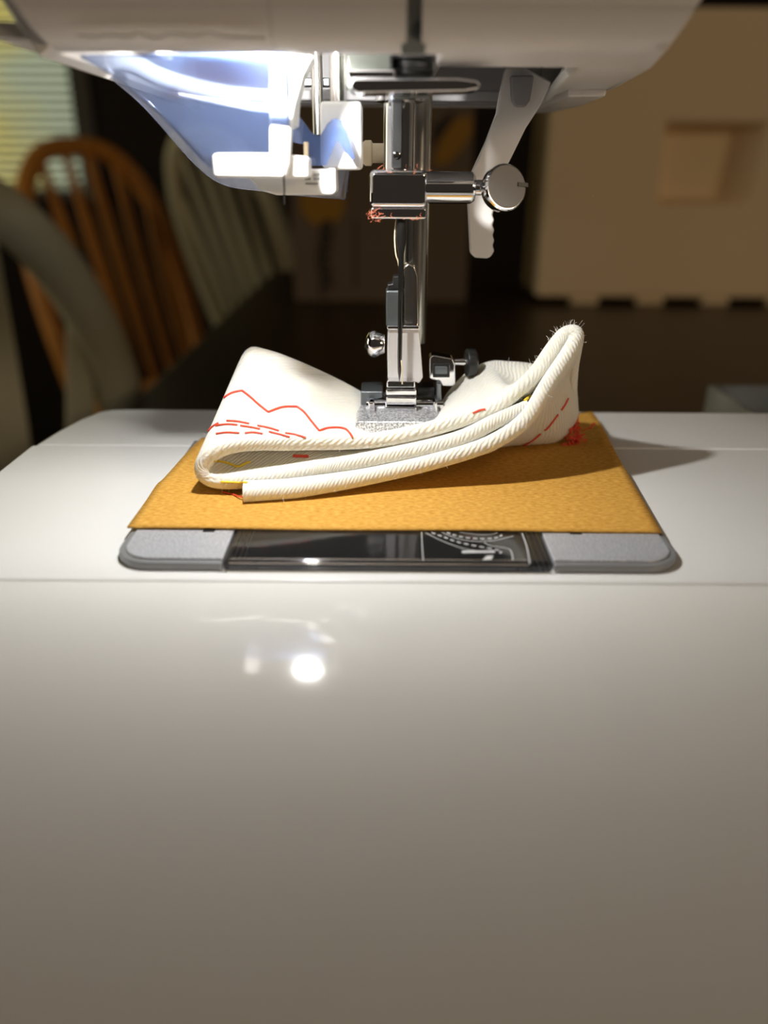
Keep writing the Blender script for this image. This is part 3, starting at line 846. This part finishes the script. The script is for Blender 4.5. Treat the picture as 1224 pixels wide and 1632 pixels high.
# ------------------------------------------------------------------ kraft paper under the fabric
def paper():
    zb = PZ + .12
    Lp = crom([at_z(203, 843, zb), at_z(232, 803, zb), at_z(250, 776, zb), at_z(263, 764, zb), at_z(300, 722, zb), at_z(322, 700, zb)], 6)
    Rp = crom([at_z(1054, 850, zb), at_z(1028, 806, zb), at_z(1001, 760, zb), at_z(985, 735, zb), at_z(958, 686, zb), at_z(942, 664, zb)], 6)
    nx = 60
    vs = []; fs = []
    for j in range(len(Lp)):
        for i in range(nx + 1):
            t = i / nx
            p = Lp[j].lerp(Rp[j], t)
            z = zb + .10 * math.sin(p.x * .13 + p.y * .05) + .10
            z += 1.0 * max(0, (t - .86) / .14) ** 2 * max(0, (p.y - 140) / 40)
            vs.append((p.x, p.y, z))
    n = nx + 1
    for j in range(len(Lp) - 1):
        for i in range(nx):
            fs.append((j*n+i, j*n+i+1, (j+1)*n+i+1, (j+1)*n+i))
    o = B().add(vs, fs).build('kraft_paper', M_paper)
    smooth(o.data, None)
    md = o.modifiers.new('thick', 'SOLIDIFY'); md.thickness = .28 * S; md.offset = 1
    return tag(o, 'golden brown kraft paper sheet lying under the folded white fabric', 'paper')
paper()

# ------------------------------------------------------------------ folded fabric strip
pairs = [
 (at(388, 794, 129.3), (-29, 158, 3.4)),
 (at(440, 786, 130.5), (-21, 158, 3.4)),
 (at(500, 777, 132.0), (-14, 158, 3.4)),
 (at(590, 760, 134.8), (0, 159, 3.4)),
 (at(690, 736, 137.0), (14, 160, 3.4)),
 (at(780, 707, 139.0), (28, 162, 3.6)),
 (at(836, 670, 141.0), (37, 163, 3.8)),
 (at(873, 612, 143.5), at(908, 668, 164)),
 (at(910, 556, 147.0), at(910, 650, 164.5)),
 (at(918, 533, 148.5), at(902, 633, 165)),
 (at(905, 530, 149.5), at(884, 614, 165)),
 (at(887, 546, 149.0), at(850, 595, 165.5)),
 (at(853, 595, 148.0), at(800, 586, 166)),
 (at(815, 631, 146.5), at(776, 588, 166)),
 (at(788, 651, 145.6), at(752, 600, 166)),
 (at(735, 670, 144.0), at(728, 624, 166)),
 (at(665, 688, 141.5), (10.5, 164, 6.6)),
 (at(590, 702, 139.5), (3, 164, 5.6)),
 (at(470, 706, 136.5), at(572, 634, 163)),
 (at(395, 707, 135.0), at(488, 592, 161)),
 (at(350, 717, 134.0), at(420, 567, 160)),
 (at(325, 737, 133.5), at(396, 572, 160)),
 (at(327, 758, 133.5), (-31.5, 160, 12)),
 (at(356, 768, 133.5), (-28, 160, 6.4)),
 (at(420, 763, 134.0), (-18, 160, 5.6)),
 (at(500, 750, 135.5), (-8, 160, 5.4)),
 (at(620, 727, 138.0), (5, 161, 5.2)),
 (at(725, 703, 140.0), (16, 162, 6.0)),
 (at(790, 672, 142.0), (22, 163, 8.0)),
 (at(843, 649, 144.2), (28, 163, 10)),
]
FT = 3.0
Fc = crom([a for a, b_ in pairs], 5)
Bc = crom([b_ for a, b_ in pairs], 5)
NS = len(Fc); NV = 13
mid_ = [[None] * NV for _ in range(NS)]
I_TIP, I_FOLD = 45, 107
for i in range(NS):
    for j in range(NV):
        t = j / (NV - 1)
        p = Fc[i].lerp(Bc[i], t)
        if i > 48 and i < I_FOLD:      # the top layer is pressed down behind its front edge by the foot
            pr_ = math.exp(-((p.x - 3.5) / 9.0) ** 2)
            p.z = Fc[i].z + (Bc[i].z - Fc[i].z) * t ** (1 - .65 * pr_)
        # soft pillow sag of the cloth
        p = p + Vector((0, 0, 0.3 * math.sin(math.pi * t) * math.sin(i * .21)))
        mid_[i][j] = p
src = [[p.copy() for p in r_] for r_ in mid_]
for i in range(NS):                    # the loops close up inside, so that no daylight shows through them
    for j in range(NV):
        t = j / (NV - 1)
        if 24 <= i <= 66:
            k = 2 * I_TIP - i
            w_ = .45 * math.sin(math.pi * min(1, t * 1.15)) * min(1, abs(i - I_TIP) / 5) * min(1, (66 - i) / 5, (i - 24) / 5)
            mid_[i][j] = src[i][j].lerp(src[k][j], max(0, w_))
        elif i > I_FOLD + 2:
            k = 2 * I_FOLD - i
            w_ = .62 * math.sin(math.pi / 2 * min(1, t * 1.3)) * min(1, (i - I_FOLD - 2) / 6) * min(1, max(0, (NS - 6 - i) / 6))
            mid_[i][j] = src[i][j].lerp(src[k][j], w_ * max(0, min(1, (src[k][j].z - src[i][j].z - FT) / 2)))
        mid_[i][j].z = max(mid_[i][j].z, PZ + .45 + FT / 2)
def nrm(i, j):
    a = mid_[min(i+1, NS-1)][j] - mid_[max(i-1, 0)][j]
    c = mid_[i][min(j+1, NV-1)] - mid_[i][max(j-1, 0)]
    v = a.cross(c)
    return v.normalized() if v.length > 1e-9 else Vector((0, 0, 1))
def fabric_mesh():
    ring = []
    # cross-section of the sheet: top row front->back, rounded back rim, bottom row back->front, rounded front rim
    arc = [math.pi * k / 6 for k in range(1, 6)]
    sl_ = [0.0]
    for i in range(1, NS): sl_.append(sl_[-1] + (Fc[i] - Fc[i-1]).length)
    vs = []; uv = []
    for i in range(NS):
        row = []
        ru = []
        h = FT / 2
        vacc = 0
        for j in range(NV):
            row.append(mid_[i][j] + nrm(i, j) * h); ru.append((mid_[i][j] - mid_[i][0]).length)
        d = (mid_[i][NV-1] - mid_[i][NV-2]).normalized(); nb_ = nrm(i, NV-1)
        L = ru[-1]
        for a in arc:
            row.append(mid_[i][NV-1] + nb_ * (h * math.cos(a)) + d * (h * .9 * math.sin(a))); ru.append(L + h * a)
        for j in range(NV-1, -1, -1):
            row.append(mid_[i][j] - nrm(i, j) * h); ru.append(L + h * math.pi + (L - ru[j]))
        d = (mid_[i][0] - mid_[i][1]).normalized(); nb_ = nrm(i, 0)
        L2 = ru[-1]
        for a in arc:
            row.append(mid_[i][0] - nb_ * (h * math.cos(a)) + d * (h * .9 * math.sin(a))); ru.append(L2 + h * a)
        vs.append(row); uv.append([(sl_[i], x) for x in ru])
    m_ = len(vs[0])
    me = bpy.data.meshes.new('fabric_strip')
    flat = [W(p) for r in vs for p in r]
    fs = []; fuv = []
    for i in range(NS - 1):
        for k in range(m_):
            k2 = (k + 1) % m_
            fs.append((i*m_+k, i*m_+k2, (i+1)*m_+k2, (i+1)*m_+k))
            u2 = uv[i][k2] if k2 else (uv[i][0][0], uv[i][-1][1] + .4)
            u3 = uv[i+1][k2] if k2 else (uv[i+1][0][0], uv[i+1][-1][1] + .4)
            fuv += [uv[i][k], u2, u3, uv[i+1][k]]
    # cut ends
    for i in (0, NS - 1):
        fs.append(tuple(i*m_ + k for k in range(m_)) if i else tuple(range(m_-1, -1, -1)))
        fuv += [uv[i][k] for k in (range(m_) if i else range(m_-1, -1, -1))]
    me.from_pydata(flat, [], fs)
    ul = me.uv_layers.new(name='UVMap')
    for k, c in enumerate(fuv): ul.data[k].uv = c
    bm = bmesh.new(); bm.from_mesh(me); bmesh.ops.recalc_face_normals(bm, faces=bm.faces); bm.to_mesh(me); bm.free()
    smooth(me, 60)
    return me
fab_me = fabric_mesh()
fab = link('fabric_strip', fab_me, M_fabric)
tag(fab, 'folded white canvas strip with red stitching under the presser foot', 'fabric')
bvh = BVHTree.FromPolygons([v.co for v in fab_me.vertices], [tuple(p.vertices) for p in fab_me.polygons])
def on_cloth(px, py, off=.12):
    d = ray(px, py).normalized()
    h = bvh.ray_cast(W(CAM), d)
    if h[0] is None:
        return None
    nn = h[1] if h[1].dot(d) < 0 else -h[1]
    q = h[0] / S; q.z -= Z0
    return Vector(q) + nn * off
def stitch(pts, material, r=.2, name='stitch', n=5):
    C = crom([(x, y, 0) for x, y in pts], n)
    P = [on_cloth(c.x, c.y) for c in C]
    P = [p for p in P if p is not None]
    if len(P) < 2: return None
    # drop jumps between layers
    Q = [P[0]]
    for p in P[1:]:
        if (p - Q[-1]).length < 4: Q.append(p)
    if len(Q) < 2: return None
    return B().tube(Q, r, 7).build(name, material, fab)
def c4(x, y): return (290 + x / 3.497, 500 + y / 3.497)
zz = [(182, 535), (215, 488), (275, 445), (335, 430)], [(335, 430), (380, 465), (430, 510), (480, 550)], [(480, 550), (560, 522), (640, 520)], [(640, 520), (680, 550), (720, 600), (765, 655)], [(765, 655), (810, 640), (870, 637), (910, 645), (935, 668), (950, 690)]
for seg in zz:
    o = stitch([c4(*q) for q in seg], M_red, .22, 'zigzag_stitch')
for seg in ([(150, 655), (170, 632), (205, 610)], [(250, 598), (310, 602), (375, 615)], [(420, 625), (480, 637), (540, 655)],
            [(190, 625), (250, 618), (310, 622)], [(325, 626), (380, 634), (435, 645)], [(485, 660), (540, 674), (600, 690)],
            [(192, 671), (250, 664), (320, 668)], [(350, 668), (400, 664), (450, 672)], [(575, 667), (630, 676), (690, 692)]):
    stitch([c4(*q) for q in seg], M_red, .2)
for seg in ([(180, 820), (250, 832), (310, 854), (345, 840), (380, 828)], [(215, 937), (290, 940), (365, 944)]):
    stitch([c4(*q) for q in seg], M_yellow, .2)
stitch([c4(620, 795), c4(705, 798)], M_red, .3)
def c5(x, y): return (600 + x / 3.06, 500 + y / 3.06)
for seg in ([(935, 410), (920, 440), (900, 470)], [(885, 490), (840, 550), (820, 568)], [(800, 585), (760, 618), (720, 640)], [(690, 655), (650, 675), (610, 690)], [(470, 487), (500, 473), (530, 467)]):
    stitch([c5(*q) for q in seg], M_red, .2)
stitch([c5(725, 425), c5(760, 397), c5(790, 370)], M_yellow, .3)
# tangle of red thread ends at the right rear and one loose end on the paper
tg_ = B()
for k in range(26):
    c = Vector((41.5 + random.uniform(-1, 1.6), 163.5 + random.uniform(-2.5, 2), 3.6 + random.uniform(-1.2, 3.0)))
    P = [c]
    for i in range(7):
        P.append(P[-1] + Vector((random.uniform(-.9, .9), random.uniform(-.8, .8), random.uniform(-.8, .8))))
        P[-1].z = max(P[-1].z, PZ + .6)
    tg_.tube(crom(P, 3), .13, 5)
o = tg_.build('thread_tangle', M_red, fab); o['kind'] = 'stuff'
B().tube(crom([at_z(353, 783, PZ + .7), at_z(362, 786, PZ + .7), at_z(372, 788, PZ + .7), at_z(384, 792, PZ + 1.0), at_z(400, 790, PZ + 1.4)], 4), .15, 6).build('loose_thread_end', M_red, fab)
# loose cotton fibres along the front edges
fz = B()
for k in range(420):
    i = random.randrange(0, NS)
    if random.random() < .45: i = random.randrange(int(NS * .28), int(NS * .52))
    j = 0 if random.random() < .8 else random.randrange(NV)
    p = mid_[i][j]; nn = nrm(i, j) * random.choice((-1, 1)); out = (mid_[i][0] - mid_[i][1]).normalized() if j == 0 else Vector((0, 0, 0))
    a = random.uniform(0, math.pi / 2)
    d = (nn * math.cos(a) + out * math.sin(a)).normalized()
    s0_ = p + d * (FT / 2 - .1)
    L = random.uniform(.3, 1.1) * (1.8 if random.random() < .06 else 1)
    side = Vector((random.uniform(-1, 1), random.uniform(-1, 1), random.uniform(-1, 1)))
    fz.tube([s0_, s0_ + d * L * .5 + side * .15, s0_ + d * L * .85 + side * .5 * L], .022, 3)
o = fz.build('loose_fibres', M_fuzz, fab); o['kind'] = 'stuff'
